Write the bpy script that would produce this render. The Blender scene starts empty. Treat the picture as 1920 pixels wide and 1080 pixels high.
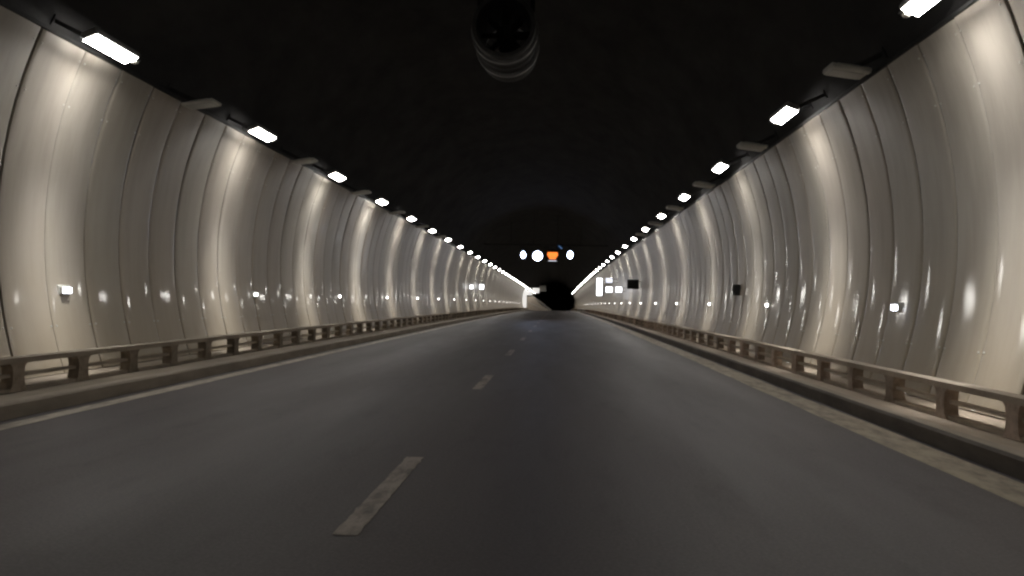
import bpy, bmesh, math, random
from mathutils import Matrix, Vector, noise
random.seed(7)
S = bpy.context.scene
C = S.collection

# ---------------------------------------------------------------- camera
CAMZ = 1.2
cam_d = bpy.data.cameras.new('camera')
cam_d.sensor_width = 36.0
cam_d.lens = 36.0 * 1500 / 1920
cam_d.clip_start = 0.1
cam_d.clip_end = 2000
cam = bpy.data.objects.new('camera', cam_d)
C.objects.link(cam)
_t = Vector((85, -23, -1500)).normalized()          # tunnel direction seen from the camera
_phi = math.atan(0.02)                              # slight roll of the hand-held camera
_u = Vector((math.sin(_phi), math.cos(_phi), 0))
_u = (_u - _t * _u.dot(_t)).normalized()
_r = _t.cross(_u)
_m = Matrix((_r, _t, _u)).to_4x4()
cam.matrix_world = Matrix.Translation((0, 0, CAMZ)) @ _m
S.camera = cam

# ---------------------------------------------------------------- world (closed tunnel at night, nothing from outside)
w = bpy.data.worlds.new('World')
S.world = w
w.use_nodes = True
bg = w.node_tree.nodes['Background']
bg.inputs[0].default_value = (0.02, 0.022, 0.03, 1)
bg.inputs[1].default_value = 0.05

# ---------------------------------------------------------------- exposure / render
S.view_settings.view_transform = 'Standard'
S.view_settings.look = 'None'
S.view_settings.exposure = 0.8
S.view_settings.gamma = 1.0
S.view_settings.use_curve_mapping = False
S.render.engine = 'CYCLES'
cy = S.cycles
cy.use_denoising = True
try:
    cy.denoiser = 'OPENIMAGEDENOISE'
except Exception:
    pass
cy.use_light_tree = True
cy.max_bounces = 6
cy.diffuse_bounces = 3
cy.glossy_bounces = 3
cy.caustics_reflective = False
cy.sample_clamp_indirect = 6.0
cy.pixel_filter_type = 'BLACKMAN_HARRIS'
cy.filter_width = 2.4

WASH = 4.2      # power of each lamp's narrow beam down the wall, W
FACE = 35.0      # radiance of each lamp's lit face

# ---------------------------------------------------------------- layout of the tunnel
AX, AZ, AR = -0.97, 2.0, 5.53       # axis and radius of the wall cladding
LR = 5.80                           # radius of the concrete lining behind it
ZTOP = 4.24                         # top edge of the cladding
KL, KR = -5.02, 3.30                # kerb faces
KH = 0.15
BL, BR = -5.50, 3.70                # barrier road faces
CREST = 14000.0
Y0, Y1 = -24.0, 420.0


def dip(y):
    return -(y * y) / (2 * CREST) if y > 0 else 0.0


def slope(y):
    return -math.atan(y / CREST) if y > 0 else 0.0


def wallx(side, z, r=AR):
    return AX + side * math.sqrt(r * r - (z - AZ) ** 2)


# ---------------------------------------------------------------- materials
def new_mat(name):
    m = bpy.data.materials.new(name)
    m.use_nodes = True
    nt = m.node_tree
    return m, nt, nt.nodes['Principled BSDF']


def N(nt, kind, **kw):
    n = nt.nodes.new(kind)
    for k, v in kw.items():
        setattr(n, k, v)
    return n


def ramp(nt, src, stops):
    r = N(nt, 'ShaderNodeValToRGB')
    e = r.color_ramp.elements
    while len(e) > len(stops):
        e.remove(e[-1])
    while len(e) < len(stops):
        e.new(0.5)
    for i, (p, c) in enumerate(stops):
        e[i].position = p
        e[i].color = (*c, 1) if len(c) == 3 else c
    nt.links.new(src, r.inputs[0])
    return r.outputs[0]


def tex_noise(nt, vec, scale, detail=4, rough=0.55):
    n = N(nt, 'ShaderNodeTexNoise')
    n.inputs['Scale'].default_value = scale
    n.inputs['Detail'].default_value = detail
    n.inputs['Roughness'].default_value = rough
    nt.links.new(vec, n.inputs['Vector'])
    return n.outputs['Fac']


def mapped(nt, scale=(1, 1, 1)):
    g = N(nt, 'ShaderNodeNewGeometry')
    mp = N(nt, 'ShaderNodeMapping')
    mp.inputs['Scale'].default_value = scale
    nt.links.new(g.outputs['Position'], mp.inputs['Vector'])
    return mp.outputs[0], g


def mix(nt, fac, a, b, mode='MIX'):
    n = N(nt, 'ShaderNodeMix', data_type='RGBA', blend_type=mode)
    for i, v in ((0, fac), (6, a), (7, b)):
        if hasattr(v, 'node'):
            nt.links.new(v, n.inputs[i])
        elif i == 0:
            n.inputs[0].default_value = v
        else:
            n.inputs[i].default_value = (*v, 1)
    return n.outputs[2]


def bump(nt, h, strength, dist=0.01):
    b = N(nt, 'ShaderNodeBump')
    b.inputs['Strength'].default_value = strength
    b.inputs['Distance'].default_value = dist
    nt.links.new(h, b.inputs['Height'])
    return b.outputs[0]


def basic(name, dark, light, scale=6, rough=0.7, metal=0.0, bumps=0.2, stretch=(1, 1, 1), bdist=0.005):
    m, nt, p = new_mat(name)
    v, g = mapped(nt, stretch)
    f = tex_noise(nt, v, scale, 6, 0.65)
    col = ramp(nt, f, [(0.3, dark), (0.7, light)])
    nt.links.new(col, p.inputs['Base Color'])
    p.inputs['Roughness'].default_value = rough
    p.inputs['Metallic'].default_value = metal
    if bumps:
        f2 = tex_noise(nt, v, scale * 8, 4, 0.6)
        nt.links.new(bump(nt, f2, bumps, bdist), p.inputs['Normal'])
    return m


def emit(name, col, strength):
    m, nt, p = new_mat(name)
    p.inputs['Base Color'].default_value = (0.8, 0.8, 0.8, 1)
    p.inputs['Emission Color'].default_value = (*col, 1)
    p.inputs['Emission Strength'].default_value = strength
    return m


def panel_material():
    m, nt, p = new_mat('wall_panel_enamel')
    v, g = mapped(nt, (1, 1, 1))
    oi = N(nt, 'ShaderNodeObjectInfo')
    base = ramp(nt, oi.outputs['Random'], [(0.0, (0.355, 0.325, 0.275)), (0.35, (0.395, 0.362, 0.308)),
                                          (0.6, (0.42, 0.386, 0.332)), (1.0, (0.385, 0.338, 0.285))])
    # soot, splash and run-down streaks (a shape of their own, heavier on the lower part reached by spray)
    sv, _ = mapped(nt, (1, 1.5, 0.16))
    st = tex_noise(nt, sv, 3.2, 6, 0.65)
    streak = ramp(nt, st, [(0.42, (0, 0, 0)), (0.78, (0.6, 0.6, 0.6))])
    base = mix(nt, streak, base, (0.285, 0.255, 0.21))
    sep = N(nt, 'ShaderNodeSeparateXYZ')
    nt.links.new(g.outputs['Position'], sep.inputs[0])
    cl = tex_noise(nt, v, 1.7, 5, 0.6)
    add = N(nt, 'ShaderNodeMath', operation='MULTIPLY_ADD')
    nt.links.new(cl, add.inputs[0])
    add.inputs[1].default_value = 1.3
    nt.links.new(sep.outputs['Z'], add.inputs[2])
    dv = N(nt, 'ShaderNodeMath', operation='DIVIDE')
    nt.links.new(add.outputs[0], dv.inputs[0])
    dv.inputs[1].default_value = 2.9
    splash = ramp(nt, dv.outputs[0], [(0.25, (1, 1, 1)), (1.0, (0, 0, 0))])
    mm = N(nt, 'ShaderNodeMath', operation='MULTIPLY')
    nt.links.new(splash, mm.inputs[0])
    mm.inputs[1].default_value = 0.72
    base = mix(nt, mm.outputs[0], base, (0.35, 0.285, 0.195))
    nt.links.new(base, p.inputs['Base Color'])
    r = ramp(nt, st, [(0.3, (0.48, 0.48, 0.48)), (0.75, (0.6, 0.6, 0.6))])
    nt.links.new(r, p.inputs['Roughness'])
    p.inputs['Anisotropic'].default_value = 0.75
    tg = N(nt, 'ShaderNodeCombineXYZ')
    tg.inputs[2].default_value = 1.0
    nt.links.new(tg.outputs[0], p.inputs['Tangent'])
    p.inputs['Specular IOR Level'].default_value = 0.5
    p.inputs['Coat Weight'].default_value = 0.14
    p.inputs['Coat Roughness'].default_value = 0.045
    wv, _ = mapped(nt, (1, 1.2, 0.35))
    wav = tex_noise(nt, wv, 1.6, 2, 0.4)
    nt.links.new(bump(nt, wav, 0.06, 0.02), p.inputs['Normal'])
    nt.links.new(bump(nt, wav, 0.14, 0.02), p.inputs['Coat Normal'])
    return m


def asphalt_material():
    m, nt, p = new_mat('asphalt')
    v, g = mapped(nt)
    big = tex_noise(nt, mapped(nt, (1, 0.12, 1))[0], 1.1, 5, 0.6)
    fine = tex_noise(nt, v, 48, 4, 0.75)
    col = ramp(nt, big, [(0.3, (0.059, 0.0505, 0.0515)), (0.55, (0.069, 0.0595, 0.0605)), (0.75, (0.080, 0.0695, 0.070))])
    # polished, rubber-darkened wheel tracks and paver-lane joints
    sx = N(nt, 'ShaderNodeSeparateXYZ')
    nt.links.new(g.outputs['Position'], sx.inputs[0])
    wn = N(nt, 'ShaderNodeMath', operation='MULTIPLY_ADD')
    nt.links.new(big, wn.inputs[0])
    wn.inputs[1].default_value = 0.35
    nt.links.new(sx.outputs['X'], wn.inputs[2])
    pp = N(nt, 'ShaderNodeMath', operation='PINGPONG')
    nt.links.new(wn.outputs[0], pp.inputs[0])
    pp.inputs[1].default_value = 0.9
    tr = ramp(nt, pp.outputs[0], [(0.1, (0.86, 0.85, 0.85)), (0.55, (1.04, 1.03, 1.02))])
    col = mix(nt, 0.8, col, tr, 'MULTIPLY')
    pat = tex_noise(nt, mapped(nt, (1, 0.3, 1))[0], 2.3, 7, 0.7)
    spots = ramp(nt, pat, [(0.30, (0.6, 0.58, 0.57)), (0.46, (1, 1, 1))])
    col = mix(nt, 0.8, col, spots, 'MULTIPLY')
    grit = ramp(nt, fine, [(0.38, (0.7, 0.7, 0.7)), (0.66, (1.3, 1.29, 1.27))])
    col = mix(nt, 1.0, col, grit, 'MULTIPLY')
    nt.links.new(col, p.inputs['Base Color'])
    rr = ramp(nt, big, [(0.3, (0.50, 0.50, 0.50)), (0.7, (0.66, 0.66, 0.66))])
    nt.links.new(rr, p.inputs['Roughness'])
    nt.links.new(bump(nt, fine, 0.35, 0.004), p.inputs['Normal'])
    return m


def worn_paint(name, col, worn, thr=0.5):
    m, nt, p = new_mat(name)
    v, g = mapped(nt, (1, 0.35, 1))
    f = tex_noise(nt, v, 7, 7, 0.7)
    c = ramp(nt, f, [(thr - 0.12, worn), (thr + 0.1, col)])
    nt.links.new(c, p.inputs['Base Color'])
    p.inputs['Roughness'].default_value = 0.65
    nt.links.new(bump(nt, tex_noise(nt, v, 80, 3), 0.3, 0.003), p.inputs['Normal'])
    return m


def random_tint(name, a, b, rough=0.8):
    m, nt, p = new_mat(name)
    oi = N(nt, 'ShaderNodeObjectInfo')
    v, g = mapped(nt)
    col = ramp(nt, oi.outputs['Random'], [(0, a), (1, b)])
    f = tex_noise(nt, v, 9, 6, 0.65)
    st = ramp(nt, f, [(0.35, (0.62, 0.6, 0.56)), (0.65, (1.1, 1.1, 1.1))])
    nt.links.new(mix(nt, 1.0, col, st, 'MULTIPLY'), p.inputs['Base Color'])
    p.inputs['Roughness'].default_value = rough
    nt.links.new(bump(nt, tex_noise(nt, v, 60, 4), 0.3, 0.004), p.inputs['Normal'])
    return m


M_PANEL = panel_material()
M_ASPH = asphalt_material()
M_LINING = basic('soot_black_lining', (0.034, 0.034, 0.0345), (0.058, 0.057, 0.056), 1.2, 0.95, 0, 0.3, (1, 0.5, 1), 0.02)
M_LINING.node_tree.nodes['Principled BSDF'].inputs['Specular IOR Level'].default_value = 0.08
M_LINE = worn_paint('worn_white_paint', (0.47, 0.42, 0.34), (0.2, 0.178, 0.145), 0.46)
M_DASH = worn_paint('lane_dash_paint', (0.31, 0.265, 0.225), (0.085, 0.076, 0.07), 0.47)
M_YLINE = worn_paint('dusty_cream_paint', (0.35, 0.295, 0.215), (0.16, 0.135, 0.105), 0.48)
M_FARLIGHT = basic('far_light_concrete', (0.2, 0.195, 0.185), (0.3, 0.29, 0.275), 0.6, 0.9, 0, 0.2)  # paler vault colour standing for light in the far opening
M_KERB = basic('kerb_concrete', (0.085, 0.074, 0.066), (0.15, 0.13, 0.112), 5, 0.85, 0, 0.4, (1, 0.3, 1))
M_WALKR = basic('headlit_walkway_concrete', (0.27, 0.22, 0.165), (0.44, 0.36, 0.28), 3, 0.85, 0, 0.35, (1, 0.35, 1))  # walkway by the dark kerb: headlight on it put into a lighter colour
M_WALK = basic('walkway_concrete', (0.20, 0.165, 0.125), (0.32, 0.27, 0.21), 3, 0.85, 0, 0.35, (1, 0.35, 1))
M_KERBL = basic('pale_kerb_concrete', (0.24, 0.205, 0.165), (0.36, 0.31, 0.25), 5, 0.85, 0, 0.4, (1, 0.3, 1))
M_POSTR = random_tint('headlit_post_concrete', (0.24, 0.20, 0.165), (0.62, 0.50, 0.42))  # posts behind the dark kerb painted lighter in place of headlight
M_RAILR = basic('headlit_barrier_concrete', (0.32, 0.27, 0.21), (0.54, 0.46, 0.37), 4, 0.8, 0, 0.35, (1, 0.4, 1))  # rails on that side, with the same headlight worked into their colour
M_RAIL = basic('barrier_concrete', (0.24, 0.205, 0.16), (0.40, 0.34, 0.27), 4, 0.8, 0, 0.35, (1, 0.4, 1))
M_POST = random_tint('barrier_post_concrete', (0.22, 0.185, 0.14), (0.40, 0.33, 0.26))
M_LAMPBODY = basic('grey_lamp_housing', (0.20, 0.20, 0.20), (0.30, 0.30, 0.29), 8, 0.5, 0.3, 0.05)
M_PALE = basic('pale_grey_housing', (0.52, 0.52, 0.48), (0.68, 0.67, 0.62), 6, 0.45, 0.1, 0.05)
M_DARKSTEEL = basic('dark_steel', (0.015, 0.015, 0.016), (0.035, 0.034, 0.033), 6, 0.55, 0.6, 0.1)
M_FAN = basic('fan_steel', (0.045, 0.045, 0.045), (0.085, 0.085, 0.083), 4, 0.6, 0.5, 0.05)
M_BLACK = basic('matt_black', (0.003, 0.003, 0.003), (0.006, 0.006, 0.006), 5, 0.95, 0, 0.0)
M_WEDGE = basic('brown_concrete', (0.42, 0.36, 0.29), (0.60, 0.52, 0.43), 0.8, 0.9, 0, 0.2)
M_WHITE = basic('dusty_white_paint', (0.55, 0.53, 0.49), (0.74, 0.72, 0.68), 3, 0.6, 0, 0.1)
M_FROST = basic('frosted_lamp_glass', (0.38, 0.38, 0.36), (0.48, 0.48, 0.46), 5, 0.3, 0, 0.0)
M_GLASS = basic('smoked_lamp_glass', (0.05, 0.05, 0.055), (0.09, 0.09, 0.095), 5, 0.15, 0, 0.0)
M_LIT = emit('lamp_face_lit', (1.0, 0.962, 0.91), FACE)
_nt = M_LIT.node_tree
_oi = _nt.nodes.new('ShaderNodeObjectInfo')
_mr = _nt.nodes.new('ShaderNodeMapRange')
_mr.inputs[3].default_value = FACE * 0.78
_mr.inputs[4].default_value = FACE * 1.18
_nt.links.new(_oi.outputs['Random'], _mr.inputs[0])
_nt.links.new(_mr.outputs[0], _nt.nodes['Principled BSDF'].inputs['Emission Strength'])
M_MARK = emit('marker_light_lit', (1.0, 0.95, 0.92), 9.0)
M_MARKB = emit('marker_light_cool', (0.86, 0.88, 1.0), 12.0)
M_SIGN = emit('lit_sign_face', (0.95, 0.95, 1.0), 2.2)
M_SIGNDIM = emit('lit_sign_dim', (0.72, 0.74, 0.85), 0.75)
M_FARSIGN = emit('glowing_white_paint', (1.0, 0.97, 0.93), 0.42)  # glow put in for lamp light on the white post and panels
M_SIGNAL = emit('white_signal', (0.58, 0.70, 1.0), 20.0)
M_ORANGE = emit('orange_signal', (1.0, 0.21, 0.022), 0.95)
M_RED = emit('red_ring', (1.0, 0.06, 0.02), 0.35)
M_BLUE = emit('blue_signal', (0.1, 0.3, 0.75), 0.22)


# ---------------------------------------------------------------- mesh helpers
def mesh_from(name, verts, faces, mat, smooth=False, mats=None, idx=None):
    me = bpy.data.meshes.new(name)
    me.from_pydata([tuple(v) for v in verts], [], faces)
    bm = bmesh.new()
    bm.from_mesh(me)
    bmesh.ops.recalc_face_normals(bm, faces=bm.faces)
    bm.to_mesh(me)
    bm.free()
    for m in (mats or [mat]):
        me.materials.append(m)
    if idx:
        me.polygons.foreach_set('material_index', idx)
    if smooth:
        me.polygons.foreach_set('use_smooth', [True] * len(me.polygons))
        try:
            me.set_sharp_from_angle(angle=math.radians(35))
        except Exception:
            pass
    me.update()
    return me


def put(name, me, parent=None, loc=(0, 0, 0), rot=(0, 0, 0)):
    o = bpy.data.objects.new(name, me)
    C.objects.link(o)
    o.location = loc
    o.rotation_euler = rot
    if parent is not None:
        o.parent = parent
    return o


def thing(name, label, cat, loc=(0, 0, 0), group=None, rot=(0, 0, 0)):
    o = bpy.data.objects.new(name, None)
    C.objects.link(o)
    o.empty_display_size = 0.2
    o.location = loc
    o.rotation_euler = rot
    o['label'] = label
    o['category'] = cat
    if group:
        o['group'] = group
    return o


def structure(o):
    o['kind'] = 'structure'
    return o


class MB:
    """collects boxes, tubes, rings into one mesh"""
    def __init__(self):
        self.bm = bmesh.new()

    def box(self, c, s, bev=0.0, rot=None):
        r = bmesh.ops.create_cube(self.bm, size=1.0)
        vs = r['verts']
        for v in vs:
            v.co = Vector((v.co.x * s[0], v.co.y * s[1], v.co.z * s[2]))
        if bev:
            es = {e for v in vs for e in v.link_edges}
            q = bmesh.ops.bevel(self.bm, geom=list(es), offset=bev, segments=1, affect='EDGES', profile=0.5)
            vs = {v for f in q['faces'] for v in f.verts} | {v for v in vs if v.is_valid}
        for v in vs:
            if rot is not None:
                v.co = rot @ v.co
            v.co += Vector(c)
        return self

    def cyl(self, a, b, r, seg=12, r2=None):
        a, b = Vector(a), Vector(b)
        d = b - a
        q = bmesh.ops.create_cone(self.bm, cap_ends=True, segments=seg, radius1=r, radius2=r if r2 is None else r2, depth=d.length)
        rot = Vector((0, 0, 1)).rotation_difference(d).to_matrix()
        for v in q['verts']:
            v.co = rot @ v.co + (a + b) / 2
        return self

    def lathe(self, prof, axis='Y', seg=32, c=(0, 0, 0)):
        """closed profile [(radius, along)] spun round an axis"""
        rings = []
        for k in range(seg):
            a = 2 * math.pi * k / seg
            ring = []
            for r, t in prof:
                x, z = r * math.cos(a), r * math.sin(a)
                co = Vector((x, t, z)) if axis == 'Y' else Vector((x, z, t))
                ring.append(self.bm.verts.new(co + Vector(c)))
            rings.append(ring)
        n = len(prof)
        for k in range(seg):
            A, B = rings[k], rings[(k + 1) % seg]
            for i in range(n):
                j = (i + 1) % n
                self.bm.faces.new((A[i], A[j], B[j], B[i]))
        return self

    def mesh(self, name, mat, smooth=False):
        bmesh.ops.recalc_face_normals(self.bm, faces=self.bm.faces)
        me = bpy.data.meshes.new(name)
        self.bm.to_mesh(me)
        self.bm.free()
        me.materials.append(mat)
        if smooth:
            me.polygons.foreach_set('use_smooth', [True] * len(me.polygons))
            try:
                me.set_sharp_from_angle(angle=math.radians(35))
            except Exception:
                pass
        return me

    def build(self, name, mat, parent=None, loc=(0, 0, 0), rot=(0, 0, 0), smooth=False):
        return put(name, self.mesh(name, mat, smooth), parent, loc, rot)


def ys(a, b, step):
    n = max(1, int(math.ceil((b - a) / step)))
    return [a + (b - a) * i / n for i in range(n + 1)]


def sweep(name, prof, a, b, step, mat, parent=None, closed=False, smooth=False, jitter=0.0):
    """profile [(x, z)] swept along the tunnel, following its crest"""
    yy = ys(a, b, step)
    V, F = [], []
    n = len(prof)
    for i, y in enumerate(yy):
        j = jitter * noise.noise(Vector((y * 0.9, prof[0][0], 1.7))) if jitter else 0
        for x, z in prof:
            V.append((x + j, y, z + dip(y)))
    m = n if closed else n - 1
    for i in range(len(yy) - 1):
        for k in range(m):
            k2 = (k + 1) % n
            F.append((i * n + k, (i + 1) * n + k, (i + 1) * n + k2, i * n + k2))
    if closed:
        F.append(tuple(range(n)))
        F.append(tuple((len(yy) - 1) * n + k for k in range(n)))
    return put(name, mesh_from(name, V, F, mat, smooth), parent)


def strip(name, x0, x1, z, a, b, step, mat, parent=None, wob=0.0):
    yy = ys(a, b, step)
    V, F = [], []
    for y in yy:
        w0 = wob * noise.noise(Vector((y * 1.3, x0, 0.3))) if wob else 0
        w1 = wob * noise.noise(Vector((y * 1.3, x1, 5.3))) if wob else 0
        V += [(x0 + w0, y, z + dip(y)), (x1 + w1, y, z + dip(y))]
    for i in range(len(yy) - 1):
        F.append((2 * i, 2 * i + 1, 2 * i + 3, 2 * i + 2))
    me = mesh_from(name, V, F, mat)
    return put(name, me, parent)


# ================================================================ SETTING
road = structure(strip('road', KL, KR, 0.0, Y0, Y1, 2.0, M_ASPH))
road['label'] = 'dark grey two lane asphalt road through the tunnel'
# edge lines
strip('edge_line', -4.86, -4.67, 0.004, Y0, 330, 1.0, M_LINE, road, 0.02)
strip('edge_line', 2.86, 3.22, 0.004, Y0, 330, 1.0, M_YLINE, road, 0.03)
# lane dashes
DASH = None
for k in range(-2, 34):
    yy0 = 3.97 + 6.6 * k
    if DASH is None:
        V, F = [], []
        for i in range(25):
            y = 2.0 * i / 24 - 1.0
            a = 0.064 + 0.016 * noise.noise(Vector((y * 9, 0, 2)))
            b = 0.064 + 0.016 * noise.noise(Vector((y * 9, 3, 2)))
            V += [(-a, y, 0), (b, y, 0), (-a, y, -0.003), (b, y, -0.003)]
        for i in range(24):
            q = 4 * i
            F += [(q, q + 1, q + 5, q + 4), (q, q + 4, q + 6, q + 2), (q + 1, q + 3, q + 7, q + 5)]
        DASH = mesh_from('lane_dash', V, F, M_DASH)
    y = yy0 + 1.0
    put('lane_dash', DASH, road, (-1.04, y, 0.0045 + dip(y)), (slope(y), 0, 0))

# kerbs and walkways
for side, nm in ((-1, 'left'), (1, 'right')):
    k = KL if side < 0 else KR
    kb = structure(sweep('kerb_' + nm, [(k, -0.02), (k, KH - 0.02), (k + side * 0.02, KH), (k + side * 0.16, KH), (k + side * 0.16, -0.02)],
                         Y0, 330, 1.5, M_KERBL, jitter=0.01))
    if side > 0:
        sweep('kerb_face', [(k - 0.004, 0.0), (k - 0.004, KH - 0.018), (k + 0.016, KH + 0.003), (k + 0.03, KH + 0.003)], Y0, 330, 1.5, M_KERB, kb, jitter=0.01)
    xw = wallx(side, KH, LR)
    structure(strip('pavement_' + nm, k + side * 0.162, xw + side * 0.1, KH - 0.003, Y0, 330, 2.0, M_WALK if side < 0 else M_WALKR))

# concrete lining (vault) behind the cladding and over the road
prof = []
for i in range(49):
    a = math.radians(-22 + 224 * i / 48)
    prof.append((AX + LR * math.cos(a), AZ + LR * math.sin(a)))
ceil = structure(sweep('ceiling', prof, Y0, Y1, 3.0, M_LINING, smooth=True))
ceil['label'] = 'unlit black arched vault over the road'
prof2 = [(AX + (x - AX) * (LR - 0.03) / LR, AZ + (z - AZ) * (LR - 0.03) / LR) for x, z in prof]
structure(sweep('far_light_skin', prof2, 217.0, Y1 - 1, 3.0, M_FARLIGHT, smooth=True))  # paler inner skin added so the far opening looks less black
# plugs where the tunnel goes on out of sight
for y, nm in ((Y0, 'tunnel_end_behind'), (Y1, 'tunnel_end_ahead')):
    V = [(x, y, z + dip(y)) for x, z in prof]
    structure(put(nm, mesh_from(nm, V, [tuple(range(len(V)))], M_LINING)))

# ================================================================ WALLS OF CURVED PANELS
PITCH = 0.86
TH = 0.035


def panel_mesh(side, z0, z1, seg=14):
    a0 = math.asin((z0 - AZ) / AR)
    a1 = math.asin((z1 - AZ) / AR)
    half = PITCH / 2 - 0.0135
    e = 0.02
    # cross-section along the tunnel: returned edge, small chamfer, face
    sec = [(-half, TH), (-half, 0.012), (-half + e, 0.0005), (-half + e + 0.035, -0.0018), (-half * 0.33, -0.0025), (half * 0.33, -0.0025), (half - e - 0.035, -0.0018), (half - e, 0.0005), (half, 0.012), (half, TH)]
    V, F = [], []
    for i in range(seg + 1):
        a = a0 + (a1 - a0) * i / seg
        for y, o in sec:
            r = AR + o
            V.append((AX + side * r * math.cos(a), y, AZ + r * math.sin(a)))
    n = len(sec)
    for i in range(seg):
        for k in range(n - 1):
            F.append((i * n + k, i * n + k + 1, (i + 1) * n + k + 1, (i + 1) * n + k))
    F.append(tuple(range(n)))
    F.append(tuple(seg * n + k for k in range(n)))
    idx = [0] * len(F)
    for zz in (4.10, 3.55, 0.75):                       # pale fixing bolts near the edges
        a = math.asin((zz - AZ) / AR)
        er = Vector((side * math.cos(a), 0, math.sin(a)))
        et = Vector((-side * math.sin(a), 0, math.cos(a)))
        for yy in (-half + 0.05, half - 0.05):
            b0 = len(V)
            c = Vector((AX, yy, AZ)) + er * (AR + 0.004)
            for h, rr in ((0.0, 0.016), (-0.016, 0.011)):
                for q in range(6):
                    t_ = math.pi * q / 3
                    V.append(c + er * h + et * (rr * math.sin(t_)) + Vector((0, rr * math.cos(t_), 0)))
            for q in range(6):
                F.append((b0 + q, b0 + (q + 1) % 6, b0 + 6 + (q + 1) % 6, b0 + 6 + q))
            F.append(tuple(range(b0 + 6, b0 + 12)))
            idx += [1] * 7
    return mesh_from('wall_panel', V, F, M_PANEL, True, [M_PANEL, M_PALE], idx)


for side, lab in ((-1, 'curved tunnel wall of pale enamel panels beyond the thin white edge line'),
                  (1, 'curved tunnel wall of pale enamel panels above the dark kerb')):
    base = Vector((wallx(side, KH), 0, KH))
    wl = thing('tunnel_wall', lab, 'wall', base, 'panelled tunnel walls')
    me = panel_mesh(side, KH + 0.012, ZTOP)
    phase = 9.79 if side < 0 else 9.45
    rnd = random.Random(11 + side)
    k = -18
    while True:
        y = phase + PITCH * (k + 0.5)
        if y > 216:
            break
        j = rnd.uniform(-1, 1)
        put('wall_panel', me, wl, Vector((rnd.uniform(-0.0015, 0.0015), y, dip(y))) - base,
            (slope(y), rnd.uniform(-0.0012, 0.0012), 0.003 * j))
        k += 1
    # dark closing trim along the top edge
    x, z = wallx(side, ZTOP + 0.03), ZTOP + 0.03
    t = sweep('top_trim', [(x - side * 0.01, z - 0.025), (x + side * 0.26, z - 0.025), (x + side * 0.26, z + 0.02), (x - side * 0.01, z + 0.02)],
              Y0, 216, 2.0, M_DARKSTEEL, None, True)
    t.parent = wl
    t.location = -base

# ================================================================ LOW BARRIERS
def post_mesh(mat):
    prof = [(-0.135, 0.0), (-0.10, 0.05), (-0.088, 0.12), (-0.088, 0.2), (-0.10, 0.255), (-0.14, 0.292),
            (0.14, 0.292), (0.10, 0.255), (0.088, 0.2), (0.088, 0.12), (0.10, 0.05), (0.135, 0.0)]
    V = [(-0.065, y, z) for y, z in prof] + [(0.065, y, z) for y, z in prof]
    n = len(prof)
    F = [tuple(range(n)), tuple(range(2 * n - 1, n - 1, -1))]
    for k in range(n):
        k2 = (k + 1) % n
        F.append((k, k2, n + k2, n + k))
    return mesh_from('barrier_post', V, F, mat)


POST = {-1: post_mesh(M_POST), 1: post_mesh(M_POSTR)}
for side, bx, d0, pitch, lab in ((-1, BL, 7.95, 1.115, 'low barrier of posts and rails on the walkway beyond the thin white edge line'),
                                 (1, BR, 6.75, 1.2, 'low barrier of posts and rails on the walkway behind the dark kerb')):
    xc = bx + side * 0.075
    b = thing('low_barrier', lab, 'barrier', (xc, 0, KH), 'low barriers along the tunnel walls')

    def rail(name, z0, z1, wd, mat):
        o = sweep(name, [(xc - wd, z0), (xc + wd, z0), (xc + wd, z1), (xc - wd, z1)], Y0, 212, 1.0, mat, None, True, jitter=0.006)
        o.parent = b
        o.location = (-xc, 0, -KH)
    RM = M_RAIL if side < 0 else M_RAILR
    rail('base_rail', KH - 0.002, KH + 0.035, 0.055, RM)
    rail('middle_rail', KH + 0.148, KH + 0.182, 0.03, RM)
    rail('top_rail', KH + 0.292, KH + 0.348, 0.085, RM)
    rnd = random.Random(5 + side)
    k = -12
    while d0 + pitch * k < 211:
        y = d0 + pitch * k
        put('post', POST[side], b, (rnd.uniform(-0.008, 0.008), y, dip(y) + 0.0005), (slope(y) + rnd.uniform(-0.02, 0.02), rnd.uniform(-0.012, 0.012), rnd.uniform(-0.06, 0.06)))
        k += 1

# ================================================================ LAMPS
ORD = ['first', 'second', 'third', 'fourth', 'fifth', 'sixth', 'seventh', 'eighth', 'ninth', 'tenth', 'eleventh', 'twelfth',
       'thirteenth', 'fourteenth', 'fifteenth', 'sixteenth']
LAMP_X = {-1: -5.68, 1: 3.67}
LAMP_Z = {-1: 4.245, 1: 4.32}
LAMP_D = {-1: 9.75, 1: 8.19}
LP = 5.2
WALLNAME = {-1: 'the wall past the thin white line', 1: 'the wall over the dark kerb'}


def tilt(side, deg):
    return Matrix.Rotation(math.radians(deg) * side, 3, 'Y')


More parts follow.
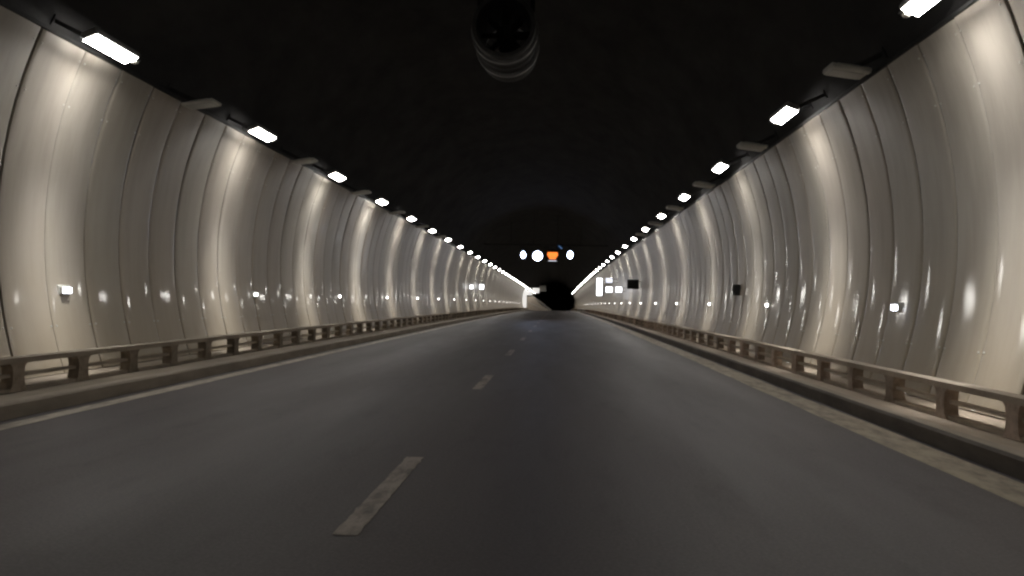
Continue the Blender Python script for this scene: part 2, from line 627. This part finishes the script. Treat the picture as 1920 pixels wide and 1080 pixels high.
LM = {}
for side in (-1, 1):
    R = tilt(side, 22)                  # lit face looks down and a little towards the road
    hb = MB()
    hb.box((0, 0, 0.055), (0.22, 1.0, 0.085), 0.02, R)
    hb.box((0, 0, 0.105), (0.12, 0.8, 0.05), 0.012, R)
    hb.box((-0.105, 0, 0.008), (0.012, 0.98, 0.016), 0, R).box((0.105, 0, 0.008), (0.012, 0.98, 0.016), 0, R)
    lens = MB().box((0, 0, 0.004), (0.19, 0.93, 0.012), 0.003, R)
    cap = MB().box((0, 0.55, 0.03), (0.09, 0.09, 0.07), 0.015, R).cyl(R @ Vector((0, 0.59, 0.03)), R @ Vector((0, 0.64, 0.03)), 0.02, 8)
    # two hanger straps up to the vault
    ax, az = LAMP_X[side], LAMP_Z[side]
    ctr = Vector((AX - ax, 0, AZ - az)).normalized()
    up = -ctr
    dist = LR - math.hypot(ax - AX, az - AZ)
    rot = Vector((0, 0, 1)).rotation_difference(up).to_matrix()
    brs = []
    for yy in (-0.36, 0.36):
        br = MB()
        br.box(up * (dist / 2 + 0.05) + Vector((0, yy, 0)), (0.05, 0.035, dist - 0.08), 0, rot)
        br.box(up * (dist - 0.015) + Vector((0, yy, 0)), (0.14, 0.10, 0.02), 0, rot)
        brs.append(('bracket', br.mesh('lamp_bracket', M_LINING)))
    LM[side] = [('housing', hb.mesh('lamp_housing', M_LAMPBODY)), ('lit_face', lens.mesh('lamp_face', M_LIT)),
                ('end_cap', cap.mesh('lamp_cap', M_PALE))] + brs
    ld = bpy.data.lights.new('lamp_beam', 'AREA')
    ld.shape = 'RECTANGLE'
    ld.size, ld.size_y = 0.16, 0.62
    ld.spread = math.radians(34)
    ld.energy = WASH
    ld.color = (1.0, 0.985, 0.96)
    l2 = bpy.data.lights.new('lamp_beam', 'AREA')       # the part of the beam thrown sideways onto the top of the wall
    l2.shape = 'RECTANGLE'
    l2.size, l2.size_y = 0.12, 0.5
    l2.spread = math.radians(76)
    l2.energy = WASH * 0.46
    l2.color = ld.color
    BEAMS = []
    for f in (1.0, 0.84, 1.12, 0.93):
        a_, b_ = ld.copy(), l2.copy()
        a_.energy *= f
        b_.energy *= f * f
        BEAMS.append(((a_, -12), (b_, -31)))
    LM[side].append(('lamp_beam', BEAMS))


def lamp(side, y, label, group):
    t = thing('tunnel_lamp', label, 'lamp', (LAMP_X[side], y, LAMP_Z[side] + dip(y)), group)
    for nm, data in LM[side]:
        if nm == 'lamp_beam':
            for ld_, ang in data[random.randrange(4)]:
                put(nm, ld_, t, (0, 0, -0.06), (0, math.radians(ang) * side, 0))
        elif nm == 'housing':
            hs = put(nm, data, t)
        else:
            put(nm, data, hs if nm in ('end_cap', 'lit_face') else t)
    return t


for side in (-1, 1):
    g = 'lit lamps in the row above ' + WALLNAME[side]
    for k in range(-3, 38):
        y = LAMP_D[side] + LP * k
        if k < 0:
            lab = 'lit white lamp above %s, beside the photographer' % WALLNAME[side]
        elif k < 15:
            lab = '%s lit white lamp of the row above %s' % (ORD[k], WALLNAME[side])
        else:
            lab = 'tiny lit lamp at the far end above %s' % WALLNAME[side]
        lamp(side, y, lab, g)

# unlit lamps set crosswise between the lit ones
UM = {}
for side in (-1, 1):
    R = tilt(side, 8)
    th = 0.05 if side < 0 else 0.085
    a = MB().box((0, 0, 0), (0.52, 0.34, th), th * 0.28, R)
    a.box((0, 0, th / 2 + 0.012), (0.3, 0.2, 0.026), 0.006, R)
    gl = MB().box((-side * 0.02, 0, -th / 2 - 0.003), (0.42, 0.26, 0.012), 0.003, R)
    cp = MB().box((side * 0.285, 0, 0.0), (0.06, 0.1, th * 0.8), 0.012, R)
    ax, az = (-5.70, 4.20) if side < 0 else (3.76, 4.32)
    up = Vector((ax - AX, 0, az - AZ))
    dist = LR - up.length
    up.normalize()
    rot = Vector((0, 0, 1)).rotation_difference(up).to_matrix()
    br = MB().box(up * (dist / 2 + 0.03), (0.06, 0.05, dist - 0.05), 0, rot)
    br.box(up * (dist - 0.015), (0.16, 0.16, 0.02), 0, rot)
    UM[side] = (ax, az, [('housing', a.mesh('unlit_housing', M_PALE)), ('lens', gl.mesh('unlit_lens', M_FROST)),
                         ('end_cap', cp.mesh('unlit_cap', M_WHITE)), ('bracket', br.mesh('unlit_bracket', M_LINING))])
for side in (-1, 1):
    ax, az, parts = UM[side]
    for k in range(0, 6):
        y = LAMP_D[side] + LP * (k + 0.5)
        if k < 9:
            lab = '%s unlit grey lamp set crosswise above %s' % (ORD[k], WALLNAME[side])
        else:
            lab = 'tiny far unlit lamp above %s' % WALLNAME[side]
        t = thing('unlit_lamp', lab, 'lamp', (ax, y, az + dip(y)), 'unlit lamps above ' + WALLNAME[side])
        for nm, me in parts:
            put(nm, me, t)

# ================================================================ MARKER LIGHTS ON THE WALLS
def marker_parts(side, big):
    hs = MB().box((side * 0.02, 0, 0), (0.05, 0.19, 0.10), 0.012)
    hs.box((side * 0.05, 0, 0), (0.03, 0.26, 0.14), 0.008)
    l = []
    for yy in (-0.048, 0.048):
        l.append(MB().box((-side * 0.008, yy, 0.0), (0.02, 0.075, 0.07 if big else 0.06), 0.008).mesh('marker_lens', M_MARKB if big else M_MARK))
    return hs.mesh('marker_housing', M_PALE), l


for side in (-1, 1):
    big, small = marker_parts(side, True), marker_parts(side, False)
    dead = {1, 2} if side < 0 else {3}
    for k in range(0, 20):
        y = (10.1 + 6.55 * k) if side < 0 else (10.85 + 6.45 * k)
        z = 1.2
        x = wallx(side, z)
        if k < 11:
            lab = '%s small white marker light low on %s' % (ORD[k], WALLNAME[side])
        else:
            lab = 'far pinprick marker light on %s' % WALLNAME[side]
        t = thing('marker_light', lab, 'light', (x - side * 0.045, y, z + dip(y)), 'marker lights on ' + WALLNAME[side])
        hm, ls = big if k == 0 else small
        hh = put('housing', hm, t)
        for q, lm in enumerate(ls):
            put('lens', lm, hh)

# ================================================================ JET FAN UNDER THE VAULT
FY, FX, FZ, FR = 13.0, -0.97, 5.69, 0.52
fan = thing('jet_fan', 'large dark cylindrical ventilation fan hanging from the vault above the road', 'fan', (FX, FY, FZ))
MB().lathe([(FR - 0.06, 0.0), (FR, 0.0), (FR + 0.012, 0.03), (FR + 0.012, 0.16), (FR - 0.01, 0.20), (FR - 0.01, 0.62),
            (FR + 0.02, 0.66), (FR + 0.02, 0.72), (FR - 0.02, 0.76), (FR - 0.02, 1.35), (FR, 1.4), (FR, 1.55), (FR - 0.06, 1.55),
            (FR - 0.09, 1.3), (FR - 0.09, 0.3)], 'Y', 40).build('casing', M_FAN, fan, smooth=True)
CASING = [o for o in fan.children if o.name.startswith('casing')][0]
for yy in (0.24, 1.02):
    MB().lathe([(FR - 0.01, 0), (FR + 0.045, 0), (FR + 0.045, 0.09), (FR - 0.01, 0.09)], 'Y', 40).build('band', M_LAMPBODY, CASING, (0, yy, 0), smooth=True)
MB().lathe([(0.001, 0.36), (0.10, 0.38), (0.16, 0.46), (0.17, 0.6), (0.17, 1.1), (0.001, 1.1)], 'Y', 24).build('hub', M_BLACK, fan, smooth=True)
MB().lathe([(FR - 0.068, 0.01), (FR - 0.063, 0.01), (FR - 0.092, 0.3), (FR - 0.092, 1.3), (FR - 0.097, 1.3), (FR - 0.097, 0.3)], 'Y', 40).build('shade_liner', M_BLACK, fan, smooth=True)  # black sleeve added to paint the fan mouth's shade; hub and blades likewise
HUB = [o for o in fan.children if o.name.startswith('hub')][0]
for k in range(8):
    a = 2 * math.pi * k / 8
    rot = Matrix.Rotation(-a, 3, 'Y') @ Matrix.Rotation(math.radians(38), 3, 'X')
    MB().box(Matrix.Rotation(-a, 3, 'Y') @ Vector((0.285, 0.55, 0)), (0.25, 0.018, 0.14), 0.004, rot).build('blade', M_BLACK, HUB)
grid = MB()
for q in range(1, 5):
    rr = 0.09 * q + 0.04
    grid.lathe([(rr - 0.004, 0.06), (rr + 0.004, 0.06), (rr + 0.004, 0.068), (rr - 0.004, 0.068)], 'Y', 28)
for k in range(6):
    a = math.pi * k / 6
    d = Vector((math.cos(a), 0, math.sin(a))) * (FR - 0.065)
    grid.cyl(d + Vector((0, 0.075, 0)), -d + Vector((0, 0.075, 0)), 0.004, 5)
grid.build('guard_grille', M_BLACK, fan)
for yy in (0.28, 1.06):
    for sx in (-1, 1):
        top = math.sqrt(LR ** 2 - (FX + sx * 0.5 - AX) ** 2) + AZ - FZ
        m = MB().cyl((sx * 0.44, yy, 0.32), (sx * 0.5, yy, top), 0.022, 8)
        m.box((sx * 0.5, yy, top - 0.012), (0.16, 0.12, 0.02))
        m.box((sx * 0.45, yy, 0.30), (0.08, 0.08, 0.1), 0.01)
        m.build('hanger', M_DARKSTEEL, fan)

# ================================================================ OVERHEAD SIGNALS
GY = 60.0
gz = dip(GY)
gan = thing('signal_beam', 'dark steel beam across the tunnel carrying the lit overhead signals', 'beam', (AX, GY, 5.45 + gz))
m = MB()
bw = math.sqrt(LR ** 2 - (5.45 - AZ) ** 2)
m.box((0, 0, 0), (2 * bw, 0.10, 0.08))
m.build('beam', M_LINING, gan)
for xx in (-2.6, -0.9, 0.9, 2.6):
    top = math.sqrt(LR ** 2 - xx ** 2) + AZ - 5.45
    MB().cyl((xx, 0, 0.07), (xx, 0, top), 0.02, 8).build('hanger', M_LINING, gan)


def from_px(px, py, y):
    """point at distance y that the photograph shows at that pixel (used once to survey positions)"""
    d = cam.matrix_world.to_3x3() @ Vector((px - 960, 540 - py, -1500))
    return Vector((0, 0, CAMZ)) + d * (y / d.y)


def round_signal(px, py, r, label, ry=None, ring=False, face=M_SIGNAL):
    p = from_px(px, py, GY)
    t = thing('overhead_signal', label, 'signal', p, 'overhead signals under the beam')
    s = (ry or r) / r
    b = MB().lathe([(0.001, 0.16), (r * 0.7, 0.16), (r + 0.05, 0.08), (r + 0.05, -0.04), (r + 0.02, -0.04), (r + 0.02, 0.0), (0.001, 0.0)], 'Y', 28)
    o = b.build('housing', M_BLACK, t, smooth=True)
    o.scale = (1, 1, s)
    f = MB().lathe([(0.001, -0.004), (r * 0.93, -0.004), (r, -0.002), (r, -0.03 + 0.04), (0.001, 0.01)], 'Y', 28).build('lit_disc', face, t, (0, -0.02, 0))
    f.scale = (1, 1, s)
    if ring:
        g_ = MB().lathe([(r * 1.0, -0.03), (r * 1.09, -0.03), (r * 1.09, -0.005), (r * 1.0, -0.005)], 'Y', 28).build('red_rim', M_RED, t)
    V, F = [], []
    for i in range(17):                       # tube round the disc, added to keep its glow off the vault
        a = 2 * math.pi * i / 16
        for rr in (r + 0.045, r + 0.06):
            for yy in (0.0, -0.8):
                V.append((rr * math.cos(a), yy, rr * math.sin(a) * s))
    for i in range(16):
        q = 4 * i
        F += [(q, q + 1, q + 5, q + 4), (q + 2, q + 6, q + 7, q + 3), (q + 1, q + 3, q + 7, q + 5), (q, q + 4, q + 6, q + 2)]
    put('glow_shield', mesh_from('signal_glow_shield', V, F, M_BLACK, True), t)
    hz = 5.45 + gz - 0.08 - p.z
    MB().cyl((0, 0.06, r * s), (0, 0.06, hz), 0.025, 8).build('hanger', M_DARKSTEEL, t)
    return t


round_signal(981, 478, 0.17, 'small round white overhead signal at the outer end beside the big white disc', 0.24)
round_signal(1008, 480, 0.34, 'big round white lit overhead disc with a thin red rim', None, True)
round_signal(1069, 478, 0.19, 'oval white overhead signal beyond the orange panel', 0.27)
p = from_px(1036, 480, GY)
t = thing('orange_signal_panel', 'orange lit overhead message panel beside the big white disc', 'signal', p, 'overhead signals under the beam')
MB().box((0, 0.08, 0), (0.98, 0.16, 0.86), 0.02).build('housing', M_BLACK, t)
MB().box((0, -0.015, 0.09), (0.80, 0.02, 0.13), 0.01).build('lit_row', M_ORANGE, t)
for xx, zz, ww in ((0, 0.225, 0.74), (0, -0.045, 0.66), (0, -0.18, 0.5)):
    MB().box((xx, -0.015, zz), (ww, 0.02, 0.11), 0.01).build('lit_row', M_ORANGE, t)
MB().box((0, -0.015, -0.36), (0.6, 0.02, 0.05), 0.005).build('dim_strip', M_SIGNDIM, t)
for xx in (-0.3, 0.3):
    MB().cyl((xx, 0.08, 0.43), (xx, 0.08, 5.45 + gz - 0.08 - p.z), 0.025, 8).build('hanger', M_DARKSTEEL, t)
p = from_px(1050, 463, GY)
t = thing('blue_signal', 'small dim blue slanting overhead signal above the orange panel', 'signal', p, 'overhead signals under the beam')
MB().box((0, 0.05, 0), (0.42, 0.1, 0.4), 0.02).build('housing', M_BLACK, t)
MB().box((0, -0.012, 0), (0.42, 0.02, 0.09), 0.01, Matrix.Rotation(math.radians(42), 3, 'Y')).build('lit_bar', M_BLUE, t)
MB().cyl((0, 0.05, 0.2), (0, 0.05, 5.45 + gz - 0.08 - p.z), 0.025, 8).build('hanger', M_DARKSTEEL, t)


# ================================================================ SIGN BOXES PROJECTING FROM THE WALLS
def wall_sign(side, x, y, z, wd, ht, label, face, name='lit_sign_box', group=None, extra=None):
    t = thing(name, label, 'sign', (x, y, z + dip(y)), group)
    MB().box((0, 0.07, 0), (wd + 0.06, 0.14, ht + 0.06), 0.02).build('housing', M_DARKSTEEL if face is not M_BLACK else M_BLACK, t)
    MB().box((0, -0.008, 0), (wd, 0.02, ht), 0.008).build('face', face, t)
    wx = wallx(side, z) + side * 0.02
    for zz in (ht * 0.32, -ht * 0.32):
        a, b = (side * (wd / 2 + 0.03), 0.07, zz), (wx - x, 0.07, zz)
        if abs(b[0]) > abs(a[0]):
            MB().cyl(a, b, 0.02, 6).build('bracket', M_DARKSTEEL, t)
    if extra:
        extra(t)
    return t


gR = 'lit sign boxes on the wall above the dark kerb'
gL = 'lit sign boxes on the wall beyond the thin white edge line'
p = from_px(1124, 538, 66)
wall_sign(1, p.x, 66, p.z - dip(66), 0.46, 1.42, 'tall narrow white lit sign box on the wall above the dark kerb', M_SIGN, group=gR)
p = from_px(1142, 526, 60)
wall_sign(1, p.x, 60, p.z - dip(60), 0.5, 0.34, 'dimmer upper lit sign box beside the tall narrow one', M_SIGNDIM, group=gR)
p = from_px(1142, 543, 58)
wall_sign(1, p.x, 58, p.z - dip(58), 0.48, 0.4, 'square white lit sign box low beside the tall narrow one', M_SIGN, group=gR)
p = from_px(1160, 543, 54)
wall_sign(1, p.x, 54, p.z - dip(54), 0.42, 0.36, 'small white lit sign box closest to the black sign', M_SIGN, group=gR)
p = from_px(1187, 533, 44)
wall_sign(1, p.x, 44, p.z - dip(44), 0.58, 0.46, 'unlit black square sign projecting from the wall above the dark kerb', M_BLACK, 'black_sign')
p = from_px(884, 538, 58)
wall_sign(-1, p.x, 58, p.z - dip(58), 0.24, 0.28, 'square white lit sign box, first of the pair past the thin white edge line', M_SIGN, group=gL)
p = from_px(903, 538, 65)
wall_sign(-1, p.x, 65, p.z - dip(65), 0.36, 0.40, 'square white lit sign box, second of the pair past the thin white edge line', M_SIGN, group=gL)

# dark call box on the wall above the dark kerb
z = 1.57
y = 20.3
t = thing('call_box', 'small dark box fixed on the pale panels above the dark kerb', 'box', (wallx(1, z), y, z + dip(y)))
MB().box((-0.07, 0, 0), (0.14, 0.27, 0.28), 0.02).build('cabinet', M_DARKSTEEL, t)
MB().box((-0.147, 0, 0.015), (0.012, 0.21, 0.21), 0.004).build('door', M_BLACK, t)
MB().cyl((-0.155, 0.09, 0.0), (-0.175, 0.09, 0.0), 0.015, 8).build('knob', M_DARKSTEEL, t)

# ================================================================ FAR END: cantilever sign and barrier terminal
y = 150.0
zb = dip(y)
p = from_px(983, 586, y)
cx = p.x
t = thing('cantilever_sign', 'white post with stepped white overhead panels at the far end of the road', 'sign', (cx, y, zb))
MB().box((0, 0, 2.0), (0.75, 0.5, 4.0), 0.04).build('post', M_FARSIGN, t)
MB().box((0.9, 0.0, 3.25), (1.1, 0.16, 0.75), 0.03).build('panel', M_FARSIGN, t)
MB().box((2.1, 0.05, 3.75), (1.25, 0.16, 0.95), 0.03).build('panel', M_FARSIGN, t)
MB().box((3.35, 0.1, 4.15), (1.2, 0.16, 1.1), 0.03).build('panel', M_PALE, t)
MB().box((1.85, 0.3, 4.1), (3.7, 0.14, 0.16)).build('arm', M_PALE, t)
V = [(0.5, 0, 0), (5.0, 0, 0), (3.2, 0, 1.0), (1.6, 0, 2.6), (0.5, 0, 2.6)]
V = [(x, yy, z) for yy in (-0.2, 0.3) for x, _, z in V]
F = [(0, 1, 2, 3, 4), (9, 8, 7, 6, 5)] + [(k, (k + 1) % 5, 5 + (k + 1) % 5, 5 + k) for k in range(5)]
g_ = thing('concrete_wedge', 'pale brown sloping concrete wedge under the stepped white panels at the far end', 'barrier', (cx, y + 2.0, dip(y + 2)))
put('wedge', mesh_from('concrete_wedge', V, F, M_WEDGE), g_)
MB().cyl((1.6, -0.24, 2.64), (5.0, -0.24, 0.1), 0.09, 6).build('rail', M_WHITE, g_)
MB().cyl((0.7, -0.24, 1.5), (4.4, -0.24, 0.1), 0.07, 6).build('rail', M_PALE, g_)
V = []
for i in range(13):
    f = i / 12
    V.append(Vector((3.0 + 0.9 * f ** 1.6, 118 - 14 * f, 0.42 - 0.1 * f)))
t = thing('barrier_terminal', 'pale curved end of the barrier where the dark kerb meets the far end', 'barrier', (V[-1].x, V[-1].y, KH + dip(V[-1].y)))
m = MB()
for a, b in zip(V, V[1:]):
    for dz in (0, 0.16):
        m.cyl(a + Vector((0, 0, dip(a.y) + dz)) - t.location, b + Vector((0, 0, dip(b.y) + dz)) - t.location, 0.055, 6)
m.build('rail', M_WHITE, t)
for i in (1, 4, 8, 11):
    a = V[i]
    MB().cyl((a - t.location) * 1 + Vector((0, 0, dip(a.y) + 0.2)), Vector((a.x - t.location.x, a.y - t.location.y, dip(a.y) - t.location.z - 0.0)), 0.05, 6).build('post', M_PALE, t)
